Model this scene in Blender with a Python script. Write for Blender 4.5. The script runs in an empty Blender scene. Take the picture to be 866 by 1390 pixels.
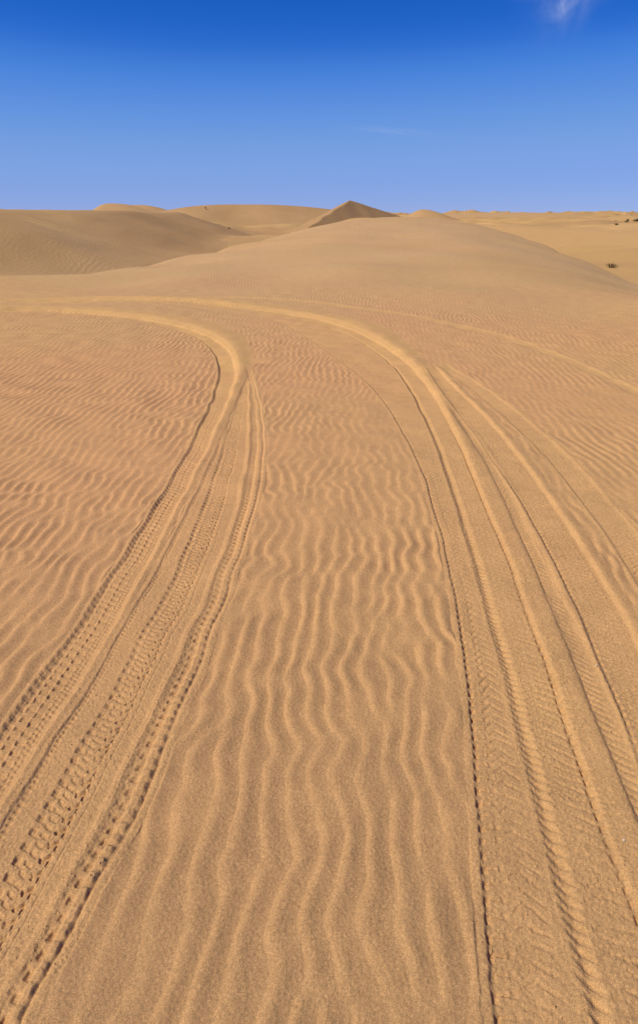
import bpy, math, time
import numpy as np

T0 = time.time()
rng = np.random.default_rng(11)
S = bpy.context.scene
COL = S.collection
R = math.radians

CAM_H = 1.9
SUN_AZ = R(-107)       # from straight ahead, negative = to the left
SUN_EL = R(49)

# ---------------------------------------------------------------- tyre tracks, ground metres: x, y, half width
TRACKS = {
    'A': [(-6.47, 15.50, 0.155), (-6.14, 15.58, 0.158), (-5.77, 15.61, 0.150), (-5.41, 15.56, 0.139), (-5.06, 15.44, 0.129), (-4.75, 15.32, 0.120), (-4.45, 15.18, 0.112), (-4.15, 15.00, 0.106), (-3.86, 14.79, 0.102), (-3.58, 14.55, 0.101), (-3.33, 14.30, 0.102), (-3.08, 14.04, 0.106), (-2.85, 13.76, 0.111), (-2.62, 13.48, 0.115), (-2.41, 13.19, 0.118), (-2.21, 12.88, 0.117), (-2.03, 12.57, 0.117), (-1.87, 12.25, 0.116), (-1.73, 11.92, 0.118), (-1.62, 11.58, 0.119), (-1.51, 11.23, 0.118), (-1.42, 10.88, 0.116), (-1.34, 10.52, 0.113), (-1.28, 10.17, 0.110), (-1.22, 9.81, 0.106), (-1.17, 9.45, 0.103), (-1.14, 9.09, 0.099), (-1.12, 8.73, 0.095), (-1.10, 8.36, 0.090), (-1.08, 8.00, 0.086), (-1.07, 7.64, 0.081), (-1.06, 7.27, 0.078), (-1.06, 6.91, 0.077), (-1.05, 6.55, 0.077), (-1.04, 6.19, 0.077), (-1.04, 5.82, 0.074), (-1.05, 5.46, 0.071), (-1.05, 5.10, 0.070), (-1.06, 4.73, 0.071), (-1.06, 4.37, 0.075), (-1.07, 4.01, 0.078), (-1.08, 3.64, 0.080), (-1.09, 3.28, 0.083), (-1.11, 2.92, 0.083), (-1.14, 2.56, 0.082), (-1.16, 2.19, 0.077), (-1.17, 1.84, 0.069), (-1.19, 1.50, 0.059)],
    'S': [(-0.89, 9.35, 0.005), (-0.88, 9.00, 0.007), (-0.88, 8.61, 0.009), (-0.88, 8.24, 0.012), (-0.87, 7.87, 0.014), (-0.87, 7.49, 0.016), (-0.87, 7.12, 0.018), (-0.86, 6.74, 0.020), (-0.86, 6.36, 0.022), (-0.85, 5.98, 0.024), (-0.85, 5.60, 0.028), (-0.85, 5.22, 0.032), (-0.85, 4.85, 0.036), (-0.85, 4.47, 0.040), (-0.86, 4.09, 0.044), (-0.87, 3.71, 0.045), (-0.89, 3.33, 0.049), (-0.91, 2.96, 0.049), (-0.94, 2.58, 0.050), (-0.97, 2.20, 0.049), (-1.00, 1.83, 0.046), (-1.03, 1.48, 0.040)],
    'B': [(-0.88, 9.26, 0.011), (-0.87, 8.91, 0.023), (-0.85, 8.53, 0.037), (-0.83, 8.16, 0.050), (-0.81, 7.80, 0.062), (-0.79, 7.42, 0.075), (-0.77, 7.05, 0.086), (-0.75, 6.68, 0.097), (-0.73, 6.30, 0.106), (-0.71, 5.93, 0.113), (-0.70, 5.56, 0.118), (-0.69, 5.18, 0.119), (-0.68, 4.81, 0.119), (-0.68, 4.43, 0.116), (-0.69, 4.06, 0.113), (-0.70, 3.68, 0.111), (-0.72, 3.31, 0.110), (-0.75, 2.94, 0.107), (-0.78, 2.56, 0.105), (-0.81, 2.19, 0.105), (-0.85, 1.83, 0.102), (-0.89, 1.48, 0.102)],
    'B2': [(-0.97, 9.89, 0.038), (-0.91, 9.55, 0.029), (-0.86, 9.18, 0.026), (-0.81, 8.82, 0.029), (-0.76, 8.46, 0.033), (-0.72, 8.09, 0.039), (-0.67, 7.73, 0.044), (-0.64, 7.36, 0.049), (-0.60, 6.99, 0.052), (-0.57, 6.62, 0.054), (-0.54, 6.25, 0.054), (-0.52, 5.88, 0.055), (-0.50, 5.51, 0.054), (-0.49, 5.14, 0.053), (-0.49, 4.77, 0.050), (-0.50, 4.40, 0.048), (-0.51, 4.03, 0.048), (-0.53, 3.66, 0.048), (-0.55, 3.29, 0.046), (-0.58, 2.92, 0.045), (-0.61, 2.55, 0.048), (-0.64, 2.18, 0.050), (-0.69, 1.82, 0.043), (-0.74, 1.48, 0.038)],
    'C': [(-7.06, 16.93, 0.231), (-6.74, 17.03, 0.232), (-6.39, 17.16, 0.233), (-6.06, 17.31, 0.233), (-5.72, 17.42, 0.233), (-5.39, 17.48, 0.233), (-5.08, 17.52, 0.233), (-4.75, 17.52, 0.233), (-4.41, 17.48, 0.233), (-4.08, 17.40, 0.234), (-3.75, 17.29, 0.235), (-3.43, 17.15, 0.237), (-3.11, 16.99, 0.238), (-2.81, 16.80, 0.240), (-2.52, 16.60, 0.242), (-2.24, 16.38, 0.244), (-1.98, 16.14, 0.246), (-1.73, 15.89, 0.248), (-1.49, 15.62, 0.249), (-1.27, 15.34, 0.249), (-1.07, 15.05, 0.251), (-0.88, 14.75, 0.253), (-0.70, 14.44, 0.258), (-0.54, 14.12, 0.268), (-0.39, 13.80, 0.284), (-0.25, 13.47, 0.305), (-0.12, 13.13, 0.327), (-0.00, 12.80, 0.347), (0.11, 12.46, 0.362), (0.21, 12.12, 0.372), (0.30, 11.77, 0.375), (0.38, 11.42, 0.371), (0.45, 11.07, 0.364), (0.52, 10.72, 0.352), (0.59, 10.37, 0.338), (0.65, 10.01, 0.319), (0.70, 9.66, 0.296), (0.75, 9.31, 0.270), (0.79, 8.95, 0.244), (0.83, 8.59, 0.220), (0.85, 8.24, 0.200), (0.87, 7.88, 0.181), (0.89, 7.52, 0.165), (0.90, 7.16, 0.151), (0.90, 6.81, 0.138), (0.91, 6.45, 0.125), (0.91, 6.09, 0.111), (0.90, 5.73, 0.099), (0.90, 5.37, 0.089), (0.88, 5.02, 0.084), (0.86, 4.66, 0.081), (0.85, 4.30, 0.078), (0.82, 3.94, 0.075), (0.80, 3.58, 0.076), (0.77, 3.23, 0.079), (0.74, 2.87, 0.083), (0.70, 2.52, 0.090), (0.66, 2.16, 0.099), (0.62, 1.81, 0.110), (0.58, 1.48, 0.121)],
    'D': [(-7.18, 17.21, 0.158), (-6.85, 17.31, 0.150), (-6.50, 17.44, 0.143), (-6.17, 17.59, 0.144), (-5.84, 17.71, 0.145), (-5.50, 17.78, 0.146), (-5.19, 17.83, 0.146), (-4.86, 17.85, 0.147), (-4.52, 17.82, 0.147), (-4.18, 17.77, 0.148), (-3.85, 17.68, 0.149), (-3.51, 17.57, 0.150), (-3.18, 17.44, 0.151), (-2.87, 17.28, 0.152), (-2.56, 17.10, 0.154), (-2.27, 16.90, 0.155), (-1.99, 16.68, 0.155), (-1.72, 16.45, 0.155), (-1.47, 16.20, 0.153), (-1.23, 15.94, 0.152), (-1.01, 15.66, 0.151), (-0.79, 15.37, 0.149), (-0.59, 15.08, 0.149), (-0.40, 14.78, 0.148), (-0.22, 14.47, 0.147), (-0.06, 14.15, 0.146), (0.10, 13.83, 0.145), (0.25, 13.50, 0.144), (0.38, 13.17, 0.140), (0.51, 12.84, 0.136), (0.62, 12.50, 0.131), (0.72, 12.15, 0.127), (0.81, 11.81, 0.125), (0.88, 11.46, 0.125), (0.94, 11.10, 0.125), (1.00, 10.75, 0.124), (1.04, 10.39, 0.121), (1.09, 10.04, 0.118), (1.12, 9.68, 0.117), (1.14, 9.32, 0.116), (1.15, 8.96, 0.116), (1.16, 8.61, 0.117), (1.17, 8.25, 0.116), (1.17, 7.89, 0.116), (1.16, 7.53, 0.114), (1.16, 7.17, 0.110), (1.15, 6.81, 0.108), (1.14, 6.46, 0.107), (1.13, 6.10, 0.107), (1.11, 5.74, 0.106), (1.09, 5.38, 0.104), (1.07, 5.02, 0.103), (1.05, 4.67, 0.103), (1.03, 4.31, 0.106), (1.01, 3.95, 0.107), (0.98, 3.59, 0.105), (0.95, 3.23, 0.104), (0.93, 2.88, 0.103), (0.89, 2.52, 0.101), (0.86, 2.16, 0.100), (0.83, 1.81, 0.102), (0.81, 1.47, 0.107)],
    'E': [(1.35, 7.81, 0.024), (1.37, 7.46, 0.024), (1.38, 7.07, 0.025), (1.39, 6.71, 0.027), (1.39, 6.34, 0.029), (1.39, 5.96, 0.031), (1.38, 5.59, 0.032), (1.36, 5.21, 0.034), (1.34, 4.84, 0.035), (1.31, 4.46, 0.036), (1.29, 4.09, 0.037), (1.26, 3.71, 0.037), (1.23, 3.34, 0.038), (1.20, 2.97, 0.040), (1.16, 2.59, 0.041), (1.13, 2.22, 0.042), (1.10, 1.85, 0.042), (1.07, 1.50, 0.043)],
    'G': [(1.47, 9.89, 0.065), (1.47, 9.55, 0.071), (1.48, 9.17, 0.077), (1.48, 8.81, 0.085), (1.49, 8.45, 0.094), (1.50, 8.08, 0.103), (1.52, 7.72, 0.111), (1.53, 7.35, 0.116), (1.54, 6.98, 0.118), (1.55, 6.61, 0.118), (1.55, 6.24, 0.118), (1.54, 5.87, 0.117), (1.54, 5.50, 0.114), (1.53, 5.14, 0.109), (1.52, 4.77, 0.106), (1.50, 4.40, 0.106), (1.48, 4.03, 0.106), (1.45, 3.66, 0.106), (1.42, 3.30, 0.105), (1.37, 2.93, 0.104), (1.33, 2.56, 0.100), (1.27, 2.20, 0.096), (1.22, 1.84, 0.091), (1.17, 1.50, 0.085)],
    'K': [(1.61, 10.17, 0.068), (1.66, 9.83, 0.073), (1.71, 9.45, 0.079), (1.76, 9.09, 0.085), (1.81, 8.74, 0.090), (1.85, 8.38, 0.093), (1.88, 8.01, 0.093), (1.91, 7.64, 0.093), (1.94, 7.27, 0.093), (1.95, 6.91, 0.094), (1.97, 6.54, 0.094), (1.98, 6.17, 0.094), (1.98, 5.80, 0.093), (1.97, 5.43, 0.093), (1.95, 5.06, 0.093), (1.93, 4.70, 0.093), (1.91, 4.33, 0.093), (1.87, 3.96, 0.092), (1.83, 3.60, 0.092), (1.78, 3.23, 0.091), (1.73, 2.87, 0.090), (1.67, 2.51, 0.089), (1.61, 2.17, 0.091)],
    'L': [(-3.23, 18.58, 0.118), (-2.89, 18.55, 0.121), (-2.52, 18.52, 0.125), (-2.16, 18.47, 0.128), (-1.80, 18.39, 0.132), (-1.47, 18.28, 0.138), (-1.15, 18.17, 0.143), (-0.84, 18.05, 0.147), (-0.52, 17.89, 0.150), (-0.22, 17.72, 0.151), (0.07, 17.51, 0.150), (0.33, 17.29, 0.147), (0.58, 17.04, 0.144), (0.82, 16.77, 0.141), (1.03, 16.49, 0.138), (1.23, 16.20, 0.135), (1.42, 15.89, 0.131), (1.59, 15.58, 0.127), (1.74, 15.26, 0.123), (1.88, 14.93, 0.120), (2.02, 14.60, 0.121), (2.15, 14.26, 0.125), (2.29, 13.93, 0.131), (2.44, 13.61, 0.137), (2.59, 13.28, 0.138), (2.73, 12.95, 0.134), (2.87, 12.62, 0.127), (2.99, 12.29, 0.118), (3.09, 11.95, 0.110), (3.19, 11.60, 0.102), (3.26, 11.25, 0.095), (3.33, 10.90, 0.089), (3.39, 10.55, 0.085), (3.44, 10.19, 0.082), (3.48, 9.83, 0.079), (3.51, 9.48, 0.077), (3.54, 9.12, 0.077), (3.57, 8.76, 0.077), (3.59, 8.41, 0.079), (3.61, 8.06, 0.081), (3.64, 7.71, 0.084), (3.66, 7.34, 0.088), (3.68, 7.01, 0.152)],
}

FAR_LEAD = {  # the outer arcs go on round the bend, out of the picture
    'A': [(-11.5, 11.6, .20), (-9.6, 13.7, .19), (-8.0, 14.9, .18)],
    'C': [(-13.0, 12.4, .23), (-11.0, 14.6, .23), (-9.0, 16.1, .23)],
    'D': [(-13.2, 12.6, .17), (-11.2, 14.8, .17), (-9.2, 16.35, .165)],
}
for k, v in FAR_LEAD.items():
    TRACKS[k] = v + TRACKS[k]
for k, v in TRACKS.items():          # and every track goes on under the place where the photographer stands
    (xa, ya, wa), (xb, yb, wb) = v[-3], v[-1]
    n = math.hypot(xb - xa, yb - ya)
    v += [(xb + (xb - xa) / n * t, yb + (yb - ya) / n * t, wb) for t in (.4, .8, 1.2)]

# ---------------------------------------------------------------- noise helpers
def smoothstep(a, b, x):
    t = np.clip((x - a) / (b - a), 0, 1)
    return t * t * (3 - 2 * t)

def spectral_tile(n, shape, seed):
    g = np.random.default_rng(seed).standard_normal((n, n))
    F = np.fft.fft2(g)
    k = np.fft.fftfreq(n) * n
    kx, ky = np.meshgrid(k, k)
    t = np.fft.ifft2(F * shape(kx, ky))
    return t

def norm(t):
    t = t.real
    return ((t - t.mean()) / t.std()).astype(np.float32)

def sample(tile, x, y, size):
    """bilinear, periodic lookup of a square tile that covers `size` metres"""
    n = tile.shape[0]
    u = np.mod(x / size, 1.0) * n
    v = np.mod(y / size, 1.0) * n
    i = np.floor(u).astype(np.int32); j = np.floor(v).astype(np.int32)
    fu = (u - i).astype(np.float32); fv = (v - j).astype(np.float32)
    i %= n; j %= n
    i1 = (i + 1) % n; j1 = (j + 1) % n
    a = tile[j, i] * (1 - fu) + tile[j, i1] * fu
    b = tile[j1, i] * (1 - fu) + tile[j1, i1] * fu
    return a * (1 - fv) + b * fv

# isotropic lumps, wavelength = size/16
LUMP = norm(spectral_tile(512, lambda kx, ky: np.exp(-((np.hypot(kx, ky) - 16) / 9.0) ** 2), 3))
# broad-band
FBM = norm(spectral_tile(512, lambda kx, ky: 1 / np.maximum(np.hypot(kx, ky), 3) ** 1.7, 4))

# ---------------------------------------------------------------- wind ripples: narrow-band field with real forks and ends
RN, RS = 2048, 30.72            # 15 mm cells
def ripple_band(kx, ky):
    kx0 = RS / 0.090            # one crest every 9 cm
    ang = ky / np.maximum(np.abs(kx), 1e-6)
    b = np.exp(-((np.abs(kx) - kx0) / (kx0 * 0.13)) ** 2) * np.exp(-(ky / (kx0 * 0.262)) ** 2)
    return b * (kx > 0)
RIP = spectral_tile(RN, ripple_band, 21)
RIP /= np.abs(RIP).mean()
RIP_RE = RIP.real.astype(np.float32); RIP_IM = RIP.imag.astype(np.float32)

def ripples(x, y):
    wx = sample(FBM, x + 3, y + 7, 14.0) * 0.02 + sample(LUMP, x, y, 6.6) * 0.010 * smoothstep(3.5, 1.0, np.abs(x - .1))
    xx = x + wx - 0.055 * y + 0.0022 * np.sign(x) * y * np.abs(x) ** 0.5
    re = sample(RIP_RE, xx, y, RS); im = sample(RIP_IM, xx, y, RS)
    amp = np.hypot(re, im)
    ph = np.arctan2(im, re)                       # steep side faces the wind shadow, to the left
    w = (ph + np.pi) / (2 * np.pi)                # 0..1 across one ripple, left to right
    prof = (.5 - .5 * np.cos(2 * np.pi * w ** .62)) ** 1.15
    a = np.clip(amp / 0.75, 0, 1.15)
    a = a * (0.85 + 0.25 * sample(FBM, x, y, 9.0)).clip(0.35, 1.3)
    return (prof - 0.45) * a

# ---------------------------------------------------------------- large forms
_AZ = np.array([-1.60, -1.10, -.75, -.43, -.33, -.226, -.128, -.05, 0.0, .05, .10, .150, .20, .247, .296, .345, .409, .60, .9, 1.6])
_RC = np.array([22, 22, 23, 27, 29, 33, 42, 52, 60, 66, 70, 68, 62, 55, 47, 41, 36, 30, 27, 26.])
_ZC = np.array([-.6, -.45, -.33, -.25, -.26, -.25, -.02, .46, 1.16, 1.50, 1.84, 1.62, 1.18, .50, -.14, -.72, -1.25, -1.4, -1.5, -1.5])

def spline(xq, xs, ys):
    # monotone-ish smooth interpolation: linear, then blurred by a small kernel
    out = 0
    for o, w in ((-.05, .12), (-.025, .23), (0, .30), (.025, .23), (.05, .12)):
        out = out + w * np.interp(xq + o, xs, ys)
    return out

def smax(a, b, k):
    h = np.clip(0.5 + 0.5 * (a - b) / k, 0, 1)
    return b + (a - b) * h + k * h * (1 - h)

def smin(a, b, k):
    return -smax(-a, -b, k)

def near_dune(x, y):
    r = np.hypot(x, y); az = np.arctan2(x, y)
    rc = spline(az, _AZ, _RC); zc = spline(az, _AZ, _ZC)
    r0 = np.minimum(17.0, rc * .62)
    t = np.clip((r - r0) / (rc - r0), 0, 1)
    s = t * t * (3 - 2 * t)
    # rounded dome up to the brow, then it rolls over and falls away
    z = zc * s
    d = np.maximum(r - rc, 0)
    z = z - np.where(d < 6, d * d * .026, .936 + (d - 6) * .31)
    z = z + .05 * sample(LUMP, x, y, 110.) * smoothstep(9, 22, r) * smoothstep(70, 40, r)
    return z

def plain(x, y):
    r = np.hypot(x, y)
    z = -1.5 + (.55 * sample(LUMP, x + 40, y, 760.) + .15 * sample(LUMP, x, y + 21, 190.)) * smoothstep(30, 80, r)
    z = z + .35 * sample(FBM, x + 900, y + 77, 1400.) * smoothstep(120, 500, r)
    # low swells towards the horizon
    a = sample(LUMP, x * .55 + 333, y + 150, 2600.)
    z = z + smoothstep(260, 620, r) * np.maximum(a - .2, -.4) * .0023 * np.minimum(r, 1300) 
    b = 1 - np.abs(sample(LUMP, x * .7 + 90, y * 1.2 + 800, 1500.))
    z = z + smoothstep(350, 800, r) * np.maximum(b, 0) ** 3 * .0030 * np.minimum(r, 1200)
    return z

def left_dune(x, y):
    wob = 1.0 * sample(LUMP, y * .9, x * .2 + 12, 420.) + .35 * sample(LUMP, y, x * .3, 130.)
    flank = 2.35 - .30 * (x + 21.5 + wob)
    back = 2.35 + .10 * (x + 21.5 + wob)
    z = smin(flank, back, .55)
    z = smin(z, 2.55 + .12 * sample(LUMP, x, y, 260.), .4)
    z = z + .010 * sample(LUMP, x, y, 60.)
    return z - .040 * np.maximum(y - 112, 0) - .05 * np.maximum(y - 140, 0)

def apron(x, y):
    # tongue of wind-blown sand below the peak, sloping down to the left
    z = 1.15 + .24 * (x - 5.0 + .02 * (y - 110)) - .012 * np.abs(y - 112)
    z = smin(z, 1.35 - .05 * (x - 6), .6)
    return z - np.where(y < 86, (86 - y) * .2, 0) - np.where(y > 165, (y - 165) * .1, 0)

PEAK = (5.8, 150.0, 4.5)
def peak_dune(x, y):
    px = x - PEAK[0] + .10 * sample(LUMP, y, x, 110.); py = y - PEAK[1]
    w1 = PEAK[2] + .55 * px + .0166 * py
    w2 = PEAK[2] - .108 * px - .20 * py
    slip = PEAK[2] - .61 * (.866 * px - .50 * py)
    return smin(smin(slip, w1, .18), w2, .35)

def mound(x, y, cx, cy, h, left, right, front, back, pw=2.0):
    dx = x - cx; dy = y - cy
    ax = np.where(dx < 0, dx / left, dx / right); ay = np.where(dy < 0, dy / front, dy / back)
    return -2.2 + (h + 2.2) * np.exp(-(np.abs(ax) ** pw + np.abs(ay) ** pw))

def crescent_dune(x, y):
    a = mound(x, y, -92, 350, 6.5, 9.5, 27, 26, 40, 2.2)
    b = mound(x, y, -80, 352, 5.9, 20, 22, 14, 40, 2.0)
    pocket = .9 * np.exp(-(((x + 90) / 9.) ** 2 + ((y - 330) / 9.) ** 2))
    return smax(a, b, .5) - pocket

def broad_dune(x, y):
    wob = 1.2 * sample(LUMP, x, y * .3, 500.)
    z = mound(x, y + wob, -26, 262, 5.0, 38, 52, 16, 60, 2.6)
    return z

def cap_dune(x, y):
    return mound(x, y + .3 * (x - 53), 53, 404, 4.3, 9, 15, 8, 30, 2.0)

def swell_dune(x, y):
    return smax(mound(x, y, 150, 610, 3.4, 95, 80, 30, 60, 2.2), mound(x, y, 205, 800, 4.2, 14, 30, 16, 30, 1.6), .4)

LARGE = [('sand_plain', plain), ('long_dune', left_dune), ('sand_tongue', apron), ('peaked_dune', peak_dune),
         ('crescent_dune', crescent_dune), ('broad_dune', broad_dune), ('capped_dune', cap_dune), ('swell_dune', swell_dune)]

# ---------------------------------------------------------------- the grid of ground points: fine close by, coarser far away
def rows():
    r = [0.25]
    while r[-1] < 1.0: r.append(r[-1] + .03)
    while r[-1] < 4200:
        q = r[-1]
        d = (q * q + CAM_H ** 2) / CAM_H * 1.34e-3 * DENS
        d = min(d, max(.0052 * q, .004) if q < 32 else .0075 * q)
        if 45 < q < 440: d = min(d, .0045 * q)
        if 117 < q < 153: d = .30
        r.append(q + d)
    return np.array(r)
DENS = .80
RR = rows()
fine = np.arange(-R(34), R(34), 1.0e-3)
step = [1.0e-3 * 1.06 ** i for i in range(1, 200)]
out = np.cumsum(step); out = out[out < R(75)]
TH = np.r_[(fine[0] - out)[::-1], fine, fine[-1] + out]
NR, NT = len(RR), len(TH)
rg, tg = np.meshgrid(RR, TH, indexing='ij')
# a small swirl-free jitter keeps the lattice from lining up with the ripples
X = rg * np.sin(tg); Y = rg * np.cos(tg)
print('grid', NR, NT, NR * NT, round(time.time() - T0, 1))

Z = near_dune(X, Y)
OWNER = np.zeros(X.shape, np.int8)             # 0 = the dune we stand on
for k, (nm, fn) in enumerate(LARGE):
    sel = RR > 20
    zz = np.full(X.shape, -50.0)
    zz[sel] = fn(X[sel], Y[sel])
    soft = {'sand_plain': .35, 'long_dune': 1.5, 'sand_tongue': .5}.get(nm, .22)
    if nm in ('crescent_dune', 'broad_dune', 'swell_dune'): soft = .5
    OWNER = np.where(zz > Z + (.12 if k else 0), k + 1, OWNER).astype(np.int8)
    Z = smax(zz, Z, soft)
print('large forms', round(time.time() - T0, 1))

# ---------------------------------------------------------------- tyre tracks pressed into the sand
def dense(pts):
    P = np.array(pts, float)
    d = np.r_[0, np.cumsum(np.hypot(*np.diff(P[:, :2], axis=0).T))]
    n = int(d[-1] / .06) + 2
    t = np.linspace(0, d[-1], n)
    # Catmull-Rom
    i = np.clip(np.searchsorted(d, t, side='right') - 1, 0, len(P) - 2)
    u = ((t - d[i]) / (d[i + 1] - d[i]))[:, None]
    p0 = P[np.maximum(i - 1, 0)]; p1 = P[i]; p2 = P[i + 1]; p3 = P[np.minimum(i + 2, len(P) - 1)]
    return .5 * (2 * p1 + (p2 - p0) * u + (2 * p0 - 5 * p1 + 4 * p2 - p3) * u * u + (3 * p1 - p0 - 3 * p2 + p3) * u ** 3)

def near_track(pts, reach):
    """for every ground point within reach: metres along, metres across (+ = right hand side looking from far end to us is -), half width"""
    P = dense(pts)
    seg = np.diff(P[:, :2], axis=0); L = np.hypot(*seg.T); s0 = np.r_[0, np.cumsum(L)]
    best = np.full(X.shape, 1e9, np.float32); bs = np.zeros(X.shape, np.float32); bu = np.zeros(X.shape, np.float32); bw = np.zeros(X.shape, np.float32)
    step = 3
    for a in range(0, len(P) - 1, step):
        b = min(a + step, len(P) - 1)
        q = P[a:b + 1]
        rr = np.hypot(q[:, 0], q[:, 1]); th = np.arctan2(q[:, 0], q[:, 1])
        i0, i1 = np.searchsorted(RR, [max(rr.min() - reach, .3), rr.max() + reach])
        da = reach / max(rr.min() - reach * .3, .5)
        j0, j1 = np.searchsorted(TH, [th.min() - da, th.max() + da])
        if i1 <= i0 or j1 <= j0: continue
        xs = X[i0:i1, j0:j1]; ys = Y[i0:i1, j0:j1]
        e = P[b, :2] - P[a, :2]; l = np.hypot(*e); e = e / l
        t = np.clip((xs - P[a, 0]) * e[0] + (ys - P[a, 1]) * e[1], 0, l)
        ox = xs - P[a, 0] - t * e[0]; oy = ys - P[a, 1] - t * e[1]
        d = np.hypot(ox, oy)
        sl = (slice(i0, i1), slice(j0, j1))
        m = d < best[sl]
        best[sl] = np.where(m, d, best[sl])
        # lists run from far to near; across is positive to the right in the direction of our view
        side = np.sign(-(e[0] * oy - e[1] * ox)) * -1
        bs[sl] = np.where(m, s0[a] + t, bs[sl])
        bu[sl] = np.where(m, side * d, bu[sl])
        bw[sl] = np.where(m, P[a, 2] + (P[b, 2] - P[a, 2]) * t / l, bw[sl])
    return best, bs, bu, bw, s0[-1]

RIPPLE = ripples(X, Y) * .0094 * (.74 + .38 * smoothstep(8.5, 3, rg)) * (1 + .45 * smoothstep(18, 40, rg)) * smoothstep(120, 40, rg) * np.where(OWNER == 0, 1, 0)
# longer, lower ripples on the backs of the dunes further out
LONG = ripples(X / 3.1 + 4, Y / 3.1 + 9) * .011 * smoothstep(150, 80, rg)
RIPPLE = RIPPLE + LONG * np.where(OWNER == 2, .75, np.where(OWNER == 0, .55 * smoothstep(30, 48, rg), 0))
# ripples are weaker in the lee of the brow and vary over the field
RIPPLE *= (.85 + .18 * sample(FBM, X + 5, Y + 2, 26.)).clip(.5, 1.25)
GRAIN = (sample(LUMP, X, Y, .62) * .00022 + sample(LUMP, X, Y, .29) * .00022) * smoothstep(9, 3, rg)
KEEP = np.ones(X.shape, np.float32)           # how much of the ripple field survives
DH = np.zeros(X.shape, np.float32)            # pressed depth
TONE = np.zeros(X.shape, np.float32)          # freshly turned sand
TID = np.zeros(X.shape, np.int8)

def pulse(s, pitch, duty, soft=.12, phase=0.):
    w = np.mod(s / pitch + phase, 1.0)
    return smoothstep(0, soft, w) * smoothstep(duty + soft, duty, w)

def box(u, a, b, e):
    return smoothstep(a - e, a + e, u) * smoothstep(b + e, b - e, u)

names = []
def press(key, depth, left_berm, right_berm, tread, age=1.0, edge=.020, tone=1.0, cover=1.0):
    idx = len(names) + 1; names.append(key)
    d, s, u, w, total = near_track(TRACKS[key], 1.35)
    on = d < 1.3
    s = s[on]; u = u[on]; w = w[on]; x = X[on]; y = Y[on]; r = rg[on]
    s = s + .008 * sample(LUMP, x, y, 7.)
    fade = smoothstep(0, .5, s) if key in ('S', 'B', 'B2', 'E', 'G', 'K', 'L') else 1.0
    wob = .0022 * sample(LUMP, x, y, 9.1) + .0009 * sample(LUMP, x, y, 1.1)
    ul = u + wob
    inside = box(ul, -w, w, edge) * fade
    lw, lh = left_berm(r); rw, rh = right_berm(r)
    dl = -w - ul; dr = ul - w                     # distance outside each edge
    def berm(dd, bw, bh):
        t = dd / bw
        return bh * np.where(t > 0, smoothstep(0, .28, t) * smoothstep(1.0, .35, t), 0)
    lump = (1 + .10 * sample(LUMP, x, y, 7.6) * smoothstep(14, 9, r) + .05 * sample(LUMP, x, y, 1.4) * smoothstep(9, 5, r)).clip(.3, 1.7)
    up = (berm(dl, lw, lh) + berm(dr, rw, rh)) * lump * fade
    bm = (np.where(dl > 0, smoothstep(1.05, .8, dl / lw), 0) + np.where(dr > 0, smoothstep(1.05, .8, dr / rw), 0)) * fade
    bm = bm * ((up > 0) | (np.minimum(dl / lw, dr / rw) < .9))
    q = np.clip(ul / np.maximum(w, .005), -1.3, 1.3)
    crumb = (.9 + .22 * sample(FBM, x, y, 5.7) + .16 * sample(LUMP, x, y, 2.7)).clip(.25, 1.3)
    tr = tread(s, q, ul, w, crumb, x, y, r)
    k = KEEP[on]; h = DH[on]; tn = TONE[on]; ti = TID[on]
    dep = depth(r) * (1 + .14 * sample(LUMP, x, y, 14.))
    k = k * (1 - inside * cover) * (1 - .93 * np.clip(bm, 0, 1))
    h = h * (1 - .85 * inside) + inside * (-dep) + up + tr * fade
    tn = np.maximum(tn, np.clip(np.maximum(inside, bm) * tone, 0, 1))
    ti = np.where((inside > .5) | (bm > .6), idx, ti)
    KEEP[on] = k; DH[on] = h; TONE[on] = tn; TID[on] = ti

def byr(*pairs):
    rr, vv = zip(*pairs)
    return lambda r: np.interp(r, rr, vv)
def berm_of(wp, hp):
    fw = byr(*wp); fh = byr(*hp)
    return lambda r: (fw(r), fh(r))
thin = berm_of([(2, .035), (20, .05)], [(2, .0016), (20, .002)])
none = berm_of([(2, .02), (20, .02)], [(2, .0), (20, .0)])
NEAR = lambda r: smoothstep(8.6, 5.6, r)

def tread_faint(s, q, u, w, c, x, y, r):
    return .0005 * sample(LUMP, x, y, .7) * box(q, -1, 1, .1) * NEAR(r)
def fine(s, q, pitch, cols, x, y):         # small tread blocks in staggered columns
    k = np.floor((q + 1) * .5 * cols); ph = np.mod(k, 2) * .5 + .08 * np.sin(k * 5.3)
    t = np.mod((q + 1) * .5 * cols, 1)
    return pulse(s + .012 * np.abs(t - .5), pitch, .42, .2, ph) * smoothstep(0, .18, t) * smoothstep(1, .82, t)
def tread_A(s, q, u, w, c, x, y, r):       # columns of short transverse bars between smooth ribs
    bar = pulse(s, .057, .45, .16) * box(q, -.60, -.16, .07) + pulse(s, .057, .45, .16, .45) * box(q, -.06, .34, .07)
    bar = bar + .6 * pulse(s, .0285, .5, .22) * box(q, .44, .62, .06) + .5 * pulse(s, .0285, .5, .22, .5) * box(q, .68, .86, .06)
    wall = pulse(s - .5 * (u + w), .057, .5, .2, .25) * box(q, -1.15, -.72, .09)
    return (-.0062 * bar - .0042 * wall) * c * NEAR(r) - .002 * box(q, -.95, -.70, .12) + .002 * box(q, -.13, -.08, .06)
def tread_S(s, q, u, w, c, x, y, r):
    return -(.005 * pulse(s, .0285, .5, .25) * box(u + w, .006, .020, .005) * c * NEAR(r) + .0034 * box(u + w, -.006, .004, .008) * smoothstep(7.5, 4.5, r))
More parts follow.
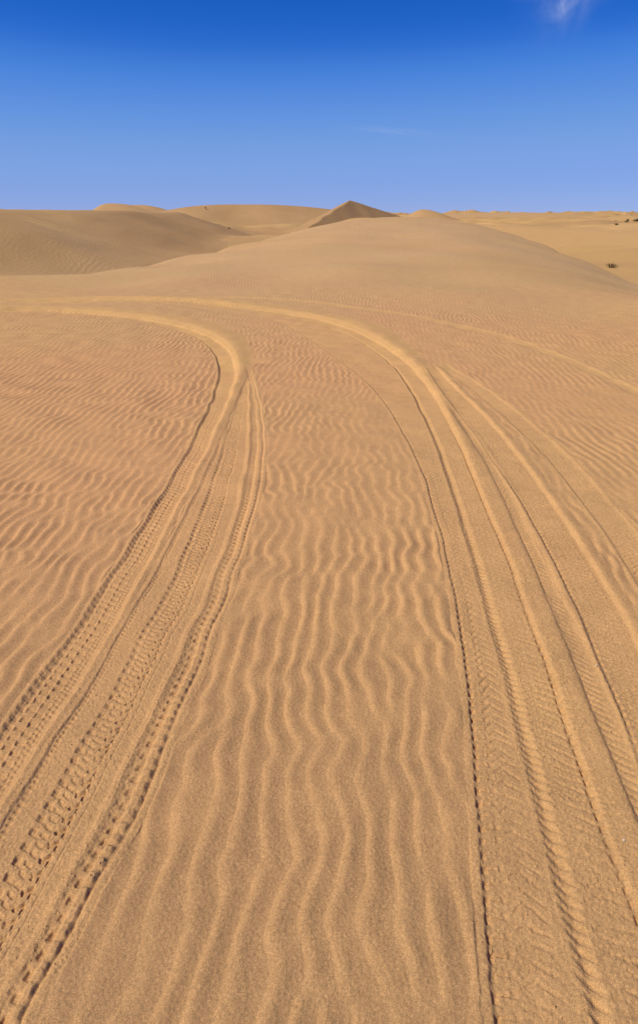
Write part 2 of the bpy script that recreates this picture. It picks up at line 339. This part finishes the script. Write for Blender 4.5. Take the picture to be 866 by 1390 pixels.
def tread_B(s, q, u, w, c, x, y, r):       # square holes on the left edge, broken zigzag, hooked column, thin grooves
    holes = pulse(s, .057, .5, .16) * box(q, -1.0, -.80, .06)
    holes = holes + .5 * pulse(s, .057, .18, .1, .5) * box(q, -.8, -.58, .06)
    zig = pulse(s + .016 * np.abs(np.mod((q + .66) / .3, 2) - 1), .036, .42, .2) * box(q, -.64, -.24, .05)
    hook = pulse(s + .010 * np.sin(q * 11), .057, .36, .15, .3) * box(q, -.22, .08, .05) + .7 * pulse(s, .057, .72, .12, .3) * box(q, .06, .12, .03)
    groove = .8 * box(q, .34, .40, .03) + box(q, .15, .18, .03)
    side = .5 * pulse(s, .057, .3, .2, .1) * box(q, .20, .34, .05) + .25 * fine(s, q, .04, 9, x, y) * box(q, .42, .8, .05)
    return -(.0070 * holes + .0045 * zig + .0075 * hook + .003 * side) * c * NEAR(r) - .0028 * groove * smoothstep(6, 3.5, r) + .004 * box(q, .84, 1.1, .08)
def tread_B2(s, q, u, w, c, x, y, r):      # pits down the middle and a row of rounded lumps on the right
    pit = pulse(s, .057, .5, .22) * box(q, -.46, -.02, .14)
    lump = pulse(s, .057, .62, .3, .45) * box(q, .12, .78, .2)
    small = .5 * pulse(s, .057, .42, .25, .2) * box(q, -.86, -.54, .12)
    return (-.0075 * pit + .0065 * lump - .005 * small) * c * NEAR(r) + .003 * box(q, .1, .75, .15) - .002 * box(q, .86, 1.04, .09)
def chevrons(s, q, pitch, n, x, y):
    t = np.mod(s / pitch + np.abs(np.mod(q * n, 2) - 1) * .8 + .08 * sample(LUMP, x, y, 2.2), 1)
    return smoothstep(.0, .15, t) * smoothstep(.42, .25, t)
def tread_C(s, q, u, w, c, x, y, r):       # L-shaped square prints along the left edge, then broken small marks
    hole = pulse(s, .057, .55, .10) * box(u + w, .000, .014, .004)
    foot = pulse(s, .057, .15, .10) * box(u + w, .010, .046, .006)
    col2 = pulse(s, .057, .40, .16, .2) * box(u + w, .050, .066, .006)
    ch = chevrons(s, q, .057, 1.7, x, y) * box(q, -.3, .55, .1)
    return -(.0068 * hole + .0046 * foot) * c * smoothstep(9.5, 7., r) - (.004 * col2 + .0028 * ch) * c * NEAR(r)
def tread_D(s, q, u, w, c, x, y, r):       # hatched soft wall on the left, faint floor, scalloped lugs with thin arcs on the right
    hatch = pulse(s - .8 * (u + w), .045, .45, .22) * box(u + w, -.012, .046, .014)
    ch = (chevrons(s, q, .05, 1.3, x, y) + .5 * fine(s, q, .034, 7, x, y)) * box(q, -.45, .78, .1)
    lug = pulse(s, .057, .60, .2) * box(u - w, -.016, .004, .006)
    arc = pulse(s - .008 * np.sin((u - w) * 55), .057, .20, .12, .12) * box(u - w, .0, .058, .012)
    return (-.0045 * hatch - .0028 * ch * c - .0105 * lug * c - .0052 * arc * c) * NEAR(r) - .0150 * box(u + w, .008, .028, .026) - .0035 * box(u - w, -.016, .0, .010)
def tread_E(s, q, u, w, c, x, y, r):
    hat = pulse(s - .9 * (u + w), .045, .36, .2) * box(u + w, .004, .058, .012)
    return -.0048 * hat * c * NEAR(r) - .0036 * box(u + w, -.005, .007, .008) * smoothstep(9, 5, r)
def tread_G(s, q, u, w, c, x, y, r):
    hole = pulse(s, .050, .5, .2) * box(u + w, .0, .014, .006)
    ch = (.8 * chevrons(s, q, .045, 1.6, x, y) + .7 * fine(s, q, .036, 6, x, y)) * box(q, -.75, .9, .1)
    return (-.007 * hole - .0042 * ch) * c * NEAR(r) - .0030 * box(u + w, -.006, .010, .009) - .003 * box(u - w, -.012, .002, .008)
def tread_K(s, q, u, w, c, x, y, r):
    ch = (chevrons(s, q, .05, 1.4, x, y) + .5 * fine(s, q, .04, 5, x, y)) * box(q, -.8, .8, .1)
    return -.0034 * ch * c * NEAR(r) - .0030 * box(u + w, -.005, .011, .009)

wide = berm_of([(2, .04), (6, .06), (9, .16), (11, .34), (14, .75), (18, .95)], [(2, .003), (6, .006), (9, .016), (12, .030), (18, .040)])
wideD = berm_of([(2, .05), (5, .085), (7, .13), (9, .22), (11, .36), (14, .75), (18, .95)], [(2, .0012), (5, .004), (8, .015), (12, .030), (18, .040)])

press('L', byr((2, .008), (20, .010)), none, thin, tread_faint, cover=.75, tone=.75, edge=.03)
press('K', byr((2, .006), (12, .007)), thin, thin, tread_K, tone=.8)
press('G', byr((2, .008), (12, .010)), thin, berm_of([(2, .08), (12, .11)], [(2, .006), (12, .010)]), tread_G, tone=.85)
press('E', byr((2, .008), (12, .006)), berm_of([(2, .12), (12, .14)], [(2, .003), (12, .004)]), berm_of([(2, .07), (12, .08)], [(2, .003), (12, .004)]), tread_E, tone=.9)
press('C', byr((2, .005), (12, .006)), thin, none, tread_C, edge=.008, tone=.45, cover=.85)
press('S', byr((2, .004), (12, .002)), thin, none, tread_S, tone=.55)
press('B', byr((2, .006), (12, .008)), none, thin, tread_B, tone=.85)
press('B2', byr((2, .004), (12, .009)), none, thin, tread_B2, tone=.85)
press('A', byr((2, .007), (6, .012), (10, .022), (14, .020)), thin, wide, tread_A, tone=1.0)
press('D', byr((2, .005), (6, .011), (10, .022), (14, .020)), thin, wideD, tread_D, tone=1.0)
# old disturbed ground between the passes: ripples mostly swept flat
# sand crumbs fallen along the edges of the prints
CRUMB = np.maximum(sample(LUMP, X + 2, Y + 5, .27) - 1.7, 0) * .0034 * smoothstep(6, 3.5, rg) * (1 - KEEP) * (.35 + .65 * smoothstep(-.2, 1.2, sample(LUMP, X, Y, 4.7)))
Z = Z + CRUMB + RIPPLE * KEEP + DH + GRAIN * (1 + .8 * (1 - KEEP))
Z += .004 * sample(LUMP, X, Y, 9.) * smoothstep(40, 10, rg)
print('tracks', round(time.time() - T0, 1))

# ---------------------------------------------------------------- materials
def new_mat(name):
    m = bpy.data.materials.new(name); m.use_nodes = True
    nt = m.node_tree; nt.nodes.clear()
    return m, nt, nt.nodes, nt.links

def sand_material():
    m, nt, N, Lk = new_mat('sand')
    o = N.new('ShaderNodeOutputMaterial'); b = N.new('ShaderNodeBsdfPrincipled')
    Lk.new(b.outputs[0], o.inputs[0])
    b.inputs['Roughness'].default_value = .95
    b.inputs['Specular IOR Level'].default_value = .08
    g = N.new('ShaderNodeNewGeometry')
    def noise(scale, detail=2, rough=.5, stretch=None):
        n = N.new('ShaderNodeTexNoise'); n.inputs['Scale'].default_value = scale
        n.inputs['Detail'].default_value = detail; n.inputs['Roughness'].default_value = rough
        if stretch:
            mp = N.new('ShaderNodeMapping'); mp.inputs['Scale'].default_value = stretch
            Lk.new(g.outputs['Position'], mp.inputs[0]); Lk.new(mp.outputs[0], n.inputs['Vector'])
        else:
            Lk.new(g.outputs['Position'], n.inputs['Vector'])
        return n
    def ramp(src, a, b_, lo=0., hi=1.):
        mr = N.new('ShaderNodeMapRange'); mr.inputs[1].default_value = a; mr.inputs[2].default_value = b_
        mr.inputs[3].default_value = lo; mr.inputs[4].default_value = hi; Lk.new(src, mr.inputs[0]); return mr.outputs[0]
    def mix(f, c1, c2):
        mx = N.new('ShaderNodeMix'); mx.data_type = 'RGBA'
        if isinstance(f, float): mx.inputs[0].default_value = f
        else: Lk.new(f, mx.inputs[0])
        for c, i in ((c1, 6), (c2, 7)):
            if isinstance(c, tuple): mx.inputs[i].default_value = (*c, 1)
            else: Lk.new(c, mx.inputs[i])
        return mx.outputs[2]
    def attr(n):
        a = N.new('ShaderNodeAttribute'); a.attribute_name = n; return a.outputs['Fac']
    # rust sand near by, mauve on the back of the dune, yellower drifts
    drift = noise(.16, 2, .5)
    base = mix(attr('mauve'), RUST, MAUVE)
    base = mix(attr('ochre'), base, OCHRE)
    base = mix(ramp(drift.outputs[0], .42, .72, 0, .35), base, RUST)
    base = mix(attr('coarse_shade'), base, COARSE_SHADE)
    base = mix(attr('turned_sunlit'), base, TURNED_SUNLIT)
    # grains: three sizes, so that each distance keeps some
    for sc, lo, hi in ((600., .62, 1.38), (260., .78, 1.22), (90., .90, 1.10), (9., .95, 1.05)):
        n = noise(sc, 1, .6)
        v = ramp(n.outputs[0], .28, .72, lo, hi)
        mm = N.new('ShaderNodeVectorMath'); mm.operation = 'SCALE'
        Lk.new(base, mm.inputs[0]); Lk.new(v, mm.inputs['Scale']); base = mm.outputs[0]
    Lk.new(base, b.inputs['Base Color'])
    n1 = noise(300., 2, .7); n2 = noise(90., 2, .6)
    add = N.new('ShaderNodeMath'); add.operation = 'MULTIPLY_ADD'
    Lk.new(n2.outputs[0], add.inputs[0]); add.inputs[1].default_value = .8; Lk.new(n1.outputs[0], add.inputs[2])
    bp = N.new('ShaderNodeBump'); bp.inputs['Strength'].default_value = .55; bp.inputs['Distance'].default_value = .0014
    Lk.new(add.outputs[0], bp.inputs['Height']); Lk.new(bp.outputs[0], b.inputs['Normal'])
    return m

RUST = (.560, .294, .124)
MAUVE = (.535, .328, .148)
OCHRE = (.560, .336, .118)
COARSE_SHADE = (.380, .220, .090)  # lag sand on the plains, also the dark colour for painted shade
TURNED_SUNLIT = (.610, .350, .128)  # disturbed sand in the tracks, also painted sunlight on the tongue
SAND = sand_material()

# where the sand is yellower (towards the right and far left), coarser (lag on the plains) or painted as shade, freshly disturbed or painted as sunlit
fb = sample(FBM, X, Y, 60.)
ochre = np.clip(.05 + .75 * smoothstep(.4, 3.2, X / (1 + .16 * rg)) + .5 * smoothstep(-.7, -2.6, X / (1 + .16 * rg)) + .12 * fb, 0, 1)
ochre = np.where(OWNER == 1, np.clip(.55 + .35 * smoothstep(-10, 30, X) + .2 * sample(FBM, X, Y, 800.), 0, 1), ochre)
mauve = smoothstep(7, 30, rg + 2.5 * fb)
coarse_shade = .50 * smoothstep(5.8, 1.5, rg + .5 * fb) + .06 * fb.clip(0, 2)  # lens vignetting painted into the near sand, plus slight random patches
coarse_shade = np.where(OWNER == 1, .22 + .22 * sample(FBM, X + 31, Y + 3, 420.), coarse_shade)
coarse_shade = np.where(OWNER == 2, .55 + .22 * sample(FBM, X * 2.2, Y * .5 + 3, 160.), coarse_shade)  # flank's shade deepened in the sand colour, with random streaks
coarse_shade = np.where(OWNER == 6, .62 + .08 * fb, coarse_shade)
coarse_shade = np.where(OWNER == 5, .3, coarse_shade)
coarse_shade = np.where(OWNER == 8, .15, coarse_shade)
coarse_shade = np.where(OWNER == 4, .85, coarse_shade)  # shade of the slip face painted into this dune's colour
coarse_shade = np.where(OWNER == 7, .5, coarse_shade)
coarse_shade = np.where(OWNER == 3, .0, coarse_shade)
coarse_shade = np.clip(coarse_shade, 0, .9)
turned_sunlit = TONE * (.78 + .10 * sample(LUMP, X, Y, 24.)) * (.22 + .78 * smoothstep(4.5, 11, rg))   # weaker close by, stronger further out
turned_sunlit = np.where(OWNER == 3, .6, turned_sunlit)  # sunlight on the sand tongue painted in as a lighter colour

# ---------------------------------------------------------------- normals over the whole sheet, so that pieces join without a seam
def grid_normals():
    a = np.stack([X, Y, Z], -1)
    du = np.empty_like(a); dv = np.empty_like(a)
    du[1:-1] = a[2:] - a[:-2]; du[0] = a[1] - a[0]; du[-1] = a[-1] - a[-2]
    dv[:, 1:-1] = a[:, 2:] - a[:, :-2]; dv[:, 0] = a[:, 1] - a[:, 0]; dv[:, -1] = a[:, -1] - a[:, -2]
    n = np.cross(dv, du)
    n /= np.linalg.norm(n, axis=-1, keepdims=True)
    return n
NRM = grid_normals()

def tag(o, label, cat, kind=None, group=None):
    o['label'] = label; o['category'] = cat
    if kind: o['kind'] = kind
    if group: o['group'] = group
    return o

VID = np.arange(NR * NT).reshape(NR, NT)
QUADS = np.stack([VID[:-1, :-1], VID[:-1, 1:], VID[1:, 1:], VID[1:, :-1]], -1).reshape(-1, 4)
FLAT = np.stack([X, Y, Z], -1).reshape(-1, 3)
NF = NRM.reshape(-1, 3)
def cell(a):                                   # one value per quad
    return a[:-1, :-1].reshape(-1)

def sheet(name, mask):
    q = QUADS[mask]
    vid, inv = np.unique(q, return_inverse=True)
    me = bpy.data.meshes.new(name)
    nq = len(q)
    me.vertices.add(len(vid)); me.loops.add(nq * 4); me.polygons.add(nq)
    me.vertices.foreach_set('co', FLAT[vid].astype(np.float32).ravel())
    me.loops.foreach_set('vertex_index', inv.reshape(-1).astype(np.int32))
    me.polygons.foreach_set('loop_start', np.arange(0, nq * 4, 4, dtype=np.int32))
    me.polygons.foreach_set('use_smooth', np.ones(nq, bool))
    me.update(calc_edges=True)
    for an, arr in (('ochre', ochre), ('mauve', mauve), ('coarse_shade', coarse_shade), ('turned_sunlit', turned_sunlit)):
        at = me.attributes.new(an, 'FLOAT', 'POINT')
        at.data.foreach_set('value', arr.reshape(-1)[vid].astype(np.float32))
    me.normals_split_custom_set_from_vertices(NF[vid])
    me.materials.append(SAND)
    o = bpy.data.objects.new(name, me); COL.objects.link(o)
    return o

tid = cell(TID); own = cell(OWNER)
tid = np.where(own == 0, tid, 0)
LABELS = {
    'L': 'faint old wheel track slanting across the ripples at the upper right',
    'K': 'shallow outermost wheel track on the right beyond the raised sand ridge',
    'G': 'tyre track with fine chevron tread left of the bright sand ridge on the right',
    'E': 'narrow slanted tread imprint between the two wider ruts on the right',
    'C': 'tyre track edged by a row of small square holes beside the central ripples',
    'S': 'smooth narrow strip of swept sand between the two left tyre tracks',
    'B': 'tyre track with zigzag tread in the middle of the left group of tracks',
    'B2': 'knobbly tyre imprint with rounded lumps along the right edge of the left tracks',
    'A': 'deep tyre rut with barred tread curving round the tight left bend',
    'D': 'deep rut with a dark wall and broad bright bank sweeping along the outer bend',
}
for i, k in enumerate(names):
    m = tid == i + 1
    if m.sum() < 50: continue
    tag(sheet('tyre_track', m), LABELS[k], 'tyre track', 'structure', 'tyre tracks in the sand')
tag(sheet('sand_ground', (own == 0) & (tid == 0)), 'wind rippled pinkish tan sand of the near dune around the tyre tracks', 'sand', 'structure')
DL = {
    'sand_plain': ('low sandy plain stretching behind the near dune to the horizon', 'desert plain'),
    'long_dune': ('long brown dune flank filling the left middle distance', 'dune'),
    'sand_tongue': ('bright sand slope just below the peaked dune', 'sand slope'),
    'peaked_dune': ('pointed dune with a dark shaded face on the skyline', 'dune'),
    'crescent_dune': ('far rounded dune with a bright left edge on the left skyline', 'dune'),
    'broad_dune': ('broad low dune on the skyline left of the peaked dune', 'dune'),
    'capped_dune': ('small far dune with a dark cap right of the peaked dune', 'dune'),
    'swell_dune': ('long low far dune on the right skyline', 'dune'),
}
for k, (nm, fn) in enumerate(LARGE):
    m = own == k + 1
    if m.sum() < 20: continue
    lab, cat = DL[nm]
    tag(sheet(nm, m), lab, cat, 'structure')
print('sheets', round(time.time() - T0, 1))

def ground_z(x, y):
    r = math.hypot(x, y); t = math.atan2(x, y)
    i = int(np.clip(np.searchsorted(RR, r), 1, NR - 1)); j = int(np.clip(np.searchsorted(TH, t), 1, NT - 1))
    return float(Z[i, j])

# ---------------------------------------------------------------- desert shrubs, half buried in the sand
def plain_mat(name, col, rough=.9, var=.3, scale=30.):
    m, nt, N, Lk = new_mat(name)
    o = N.new('ShaderNodeOutputMaterial'); b = N.new('ShaderNodeBsdfPrincipled'); Lk.new(b.outputs[0], o.inputs[0])
    b.inputs['Roughness'].default_value = rough; b.inputs['Specular IOR Level'].default_value = .2
    g = N.new('ShaderNodeNewGeometry'); n = N.new('ShaderNodeTexNoise'); n.inputs['Scale'].default_value = scale
    Lk.new(g.outputs['Position'], n.inputs['Vector'])
    mx = N.new('ShaderNodeMix'); mx.data_type = 'RGBA'; Lk.new(n.outputs[0], mx.inputs[0])
    mx.inputs[6].default_value = (*[c * (1 - var) for c in col], 1); mx.inputs[7].default_value = (*[c * (1 + var) for c in col], 1)
    Lk.new(mx.outputs[2], b.inputs['Base Color'])
    return m
BARK = plain_mat('dry_bark', (.085, .052, .030))
LEAF = plain_mat('olive_leaf', (.062, .060, .024), .7, .45, 14.)
STRAW = plain_mat('dry_twig', (.150, .095, .045), .9, .4, 20.)

def mesh_obj(name, vs, fs, mat, parent=None):
    me = bpy.data.meshes.new(name); me.from_pydata(vs, [], fs); me.update(); me.materials.append(mat)
    o = bpy.data.objects.new(name, me); COL.objects.link(o)
    if parent: o.parent = parent
    return o

def shrub(x, y, rad, high, n_stem, n_leaf, lean, leaf_mat, label, leaf_size, group):
    g = np.random.default_rng(int(abs(x * 31 + y * 17)))
    z = ground_z(x, y)
    e = bpy.data.objects.new('desert_shrub', None); COL.objects.link(e); e.location = (x, y, z)
    tag(e, label, 'shrub', None, group)
    sv, sf, lv, lf = [], [], [], []
    def tube(pts, r0, r1):
        base = len(sv); k = 5
        for i, p in enumerate(pts):
            r = r0 + (r1 - r0) * i / (len(pts) - 1)
            for j in range(k):
                a = 2 * math.pi * j / k
                sv.append((p[0] + r * math.cos(a), p[1] + r * math.sin(a), p[2] + .4 * r * math.sin(a * 2)))
        for i in range(len(pts) - 1):
            for j in range(k):
                sf.append((base + i * k + j, base + i * k + (j + 1) % k, base + (i + 1) * k + (j + 1) % k, base + (i + 1) * k + j))
    def leaf(p):
        d = g.normal(size=3); d /= np.linalg.norm(d); q = np.cross(d, g.normal(size=3)); q /= np.linalg.norm(q)
        l = leaf_size * g.uniform(.6, 1.4); w_ = l * .35
        b = len(lv)
        for t in (p, p + d * l * .5 + q * w_, p + d * l, p + d * l * .5 - q * w_): lv.append(tuple(t))
        lf.append((b, b + 1, b + 2, b + 3))
    tips = []
    for s_ in range(n_stem):
        a = g.uniform(0, 2 * math.pi); reach = rad * g.uniform(.35, 1.0); h = high * g.uniform(.5, 1.0) * (1.15 - .6 * reach / rad)
        p0 = np.array([.12 * rad * math.cos(a), .12 * rad * math.sin(a), -.12])
        tip = np.array([reach * math.cos(a) + lean * h, reach * math.sin(a), h])
        pts = []
        for i in range(6):
            t = i / 5
            p = p0 * (1 - t) + tip * t + np.array([0, 0, .18 * high * math.sin(t * math.pi)]) + g.normal(size=3) * .03 * rad * t
            pts.append(p)
        tube(pts, .022 * rad + .004, .006 * rad + .002)
        for i in range(2, 6): tips.append((pts[i], i))
        for tw in range(3):
            i = g.integers(2, 5); d = g.normal(size=3); d[2] = abs(d[2]) * .7
            q = pts[i] + d / np.linalg.norm(d) * rad * g.uniform(.2, .4)
            tube([pts[i], (pts[i] + q) / 2 + g.normal(size=3) * .02 * rad, q], .009 * rad + .002, .004 * rad + .001)
            tips.append((q, 5))
    for _ in range(n_leaf):
        p, i = tips[g.integers(len(tips))]
        leaf(p + g.normal(size=3) * .09 * rad)
    mesh_obj('stems', sv, sf, BARK, e)
    mesh_obj('foliage', lv, lf, leaf_mat, e)
    return e

GRP = 'scattered desert shrubs'
shrub(20.22, 53.6, .46, .34, 16, 260, .35, STRAW, 'dry brown bush half buried just below the brow of the near dune', .055, GRP)
shrub(62.9, 166.8, .42, .40, 9, 220, .3, LEAF, 'small lone dark shrub on the open yellow plain', .10, GRP)
shrub(114.3, 284.9, 1.2, .85, 12, 420, .1, LEAF, 'largest dark shrub in the row below the right skyline', .20, GRP)
shrub(111.2, 284.6, .7, .45, 10, 300, .1, LEAF, 'dark shrub close beside the largest one in the far row', .16, GRP)
shrub(108.6, 279.0, .8, .4, 9, 240, .1, LEAF, 'low flat dark shrub in the middle of the far row', .15, GRP)
shrub(106.0, 282.0, .6, .35, 8, 180, .1, STRAW, 'faint brownish shrub at the thin left end of the far row', .13, GRP)
shrub(-12.75, 111.45, .19, .17, 8, 150, .1, LEAF, 'tiny dark tuft at the tail of the long brown dune flank', .07, GRP)
shrub(-35.7, 249.4, .38, .26, 8, 160, .1, STRAW, 'tiny brown tuft high on the broad low skyline dune', .13, GRP)


# two pale pebbles lying on the swept sand between the right-hand tracks
def pebble(x, y, r, label, seed):
    g = np.random.default_rng(seed)
    import bmesh
    bm = bmesh.new(); bmesh.ops.create_icosphere(bm, subdivisions=3, radius=r)
    ph = g.uniform(0, 6, 6)
    for v in bm.verts:
        n = v.co.normalized()
        k = 1 + .16 * math.sin(3 * n.x + ph[0]) * math.cos(2.6 * n.y + ph[1]) + .08 * math.sin(6 * n.z + ph[2] + 4 * n.x)
        v.co = v.co * k
        v.co.x *= 1.3; v.co.z *= .7
    for f in bm.faces: f.smooth = True
    me = bpy.data.meshes.new('pebble'); bm.to_mesh(me); bm.free(); me.materials.append(STONE)
    o = bpy.data.objects.new('pebble', me); COL.objects.link(o)
    o.location = (x, y, ground_z(x, y) + r * .35); o.rotation_euler = (0, 0, g.uniform(0, 3))
    tag(o, label, 'pebble')
STONE = plain_mat('pale_stone', (.56, .46, .34), .8, .15, 200.)
pebble(1.24, 2.86, .0045, 'pale pebble beside the fine tread track on the swept sand', 3)
pebble(0.98, 1.87, .0042, 'pale pebble on the smooth sand right of the scalloped lug prints', 5)


# ---------------------------------------------------------------- sky, sun, camera
w = bpy.data.worlds.new('World'); S.world = w; w.use_nodes = True
nt = w.node_tree; N = nt.nodes; Lk = nt.links; N.clear()
ow = N.new('ShaderNodeOutputWorld'); bg = N.new('ShaderNodeBackground'); Lk.new(bg.outputs[0], ow.inputs[0])
sky = N.new('ShaderNodeTexSky'); sky.sky_type = 'NISHITA'; sky.sun_disc = False
sky.sun_elevation = SUN_EL; sky.sun_rotation = SUN_AZ
sky.altitude = 300; sky.air_density = .7; sky.dust_density = 0; sky.ozone_density = 6.0
dim = N.new('ShaderNodeVectorMath'); dim.operation = 'SCALE'; dim.inputs['Scale'].default_value = .1
Lk.new(sky.outputs[0], dim.inputs[0])
cv = N.new('ShaderNodeRGBCurve')          # the contrasty colour film's response to the sky
def curve(c, pts):
    c.points[0].location = pts[0]; c.points[1].location = pts[-1]
    for p in pts[1:-1]: c.points.new(*p)
curve(cv.mapping.curves[0], [(0, 0), (.121, .017), (.145, .052), (.175, .098), (.262, .180), (.461, .250), (1, .46)])
curve(cv.mapping.curves[1], [(0, 0), (.229, .128), (.298, .240), (.439, .345), (.626, .385), (1, .55)])
curve(cv.mapping.curves[2], [(0, 0), (.471, .590), (.551, .712), (.673, .745), (1, .88)])
cv.mapping.update()
Lk.new(dim.outputs[0], cv.inputs['Color'])
up = N.new('ShaderNodeVectorMath'); up.operation = 'SCALE'; up.inputs['Scale'].default_value = 10
Lk.new(cv.outputs[0], up.inputs[0])
# three thin wisps of cirrus high up, by direction
tc = N.new('ShaderNodeTexCoord'); sp = N.new('ShaderNodeSeparateXYZ'); Lk.new(tc.outputs['Generated'], sp.inputs[0])
def math_node(op, a, b_=None, c=None, clamp=False):
    n = N.new('ShaderNodeMath'); n.operation = op; n.use_clamp = clamp
    for i, v in enumerate((a, b_, c)):
        if v is None: continue
        if isinstance(v, (int, float)): n.inputs[i].default_value = v
        else: Lk.new(v, n.inputs[i])
    return n.outputs[0]
fy = math_node('MAXIMUM', sp.outputs[1], .05)
gx = math_node('DIVIDE', sp.outputs[0], fy); gz = math_node('DIVIDE', sp.outputs[2], fy)
def wisp(cx, cz, ang, sx, sz, scale, amount):
    dx = math_node('SUBTRACT', gx, cx); dz = math_node('SUBTRACT', gz, cz)
    ca, sa = math.cos(ang), math.sin(ang)
    u = math_node('ADD', math_node('MULTIPLY', dx, ca), math_node('MULTIPLY', dz, sa))
    v = math_node('SUBTRACT', math_node('MULTIPLY', dz, ca), math_node('MULTIPLY', dx, sa))
    u = math_node('DIVIDE', u, sx); v = math_node('DIVIDE', v, sz)
    cb = N.new('ShaderNodeCombineXYZ'); Lk.new(u, cb.inputs[0]); Lk.new(v, cb.inputs[1]); cb.inputs[2].default_value = cx * 40
    n = N.new('ShaderNodeTexNoise'); n.inputs['Scale'].default_value = scale; n.inputs['Detail'].default_value = 5; n.inputs['Roughness'].default_value = .6
    n.inputs['Distortion'].default_value = .6
    Lk.new(cb.outputs[0], n.inputs['Vector'])
    d2 = math_node('ADD', math_node('MULTIPLY', u, u), math_node('MULTIPLY', v, v))
    g_ = math_node('EXPONENT', math_node('MULTIPLY', d2, -1.0))
    t = math_node('MULTIPLY_ADD', n.outputs[0], 2.6, -.75, clamp=True)
    return math_node('MULTIPLY', math_node('MULTIPLY', g_, t), amount)
total = None
for args in ((.291, .249, R(58), .038, .025, .9, .34), (.283, .226, R(96), .016, .005, .8, .22), (.252, .247, R(10), .020, .008, 1.2, .36), (.090, .0960, R(-4), .042, .0030, 1.3, .13)):
    m_ = wisp(*args)
    total = m_ if total is None else math_node('ADD', total, m_)
cm = N.new('ShaderNodeMix'); cm.data_type = 'RGBA'; Lk.new(total, cm.inputs[0])
Lk.new(up.outputs[0], cm.inputs[6]); cm.inputs[7].default_value = (6.6, 7.2, 8.6, 1)
Lk.new(cm.outputs[2], bg.inputs['Color'])
bg.inputs['Strength'].default_value = .1

sun = bpy.data.lights.new('sun', 'SUN'); sun.energy = 4.45; sun.angle = R(.55); sun.color = (1, .94, .82)
so = bpy.data.objects.new('sun', sun); COL.objects.link(so)
from mathutils import Vector
sd = Vector((math.sin(SUN_AZ) * math.cos(SUN_EL), math.cos(SUN_AZ) * math.cos(SUN_EL), math.sin(SUN_EL)))
so.rotation_euler = sd.to_track_quat('Z', 'Y').to_euler(); so.location = sd * 50

cam = bpy.data.cameras.new('camera'); co = bpy.data.objects.new('camera', cam); COL.objects.link(co)
co.location = (0, 0, CAM_H); co.rotation_euler = (R(90 - 19.55), 0, 0)
cam.sensor_fit = 'VERTICAL'; cam.sensor_height = 36; cam.lens = 1011 / 1390 * 36
cam.shift_y = -45 / 1390
cam.clip_start = .05; cam.clip_end = 9000
S.camera = co
S.view_settings.view_transform = 'Standard'; S.view_settings.look = 'None'
S.view_settings.exposure = 0; S.view_settings.gamma = 1
S.cycles.max_bounces = 5
print('done', round(time.time() - T0, 1))
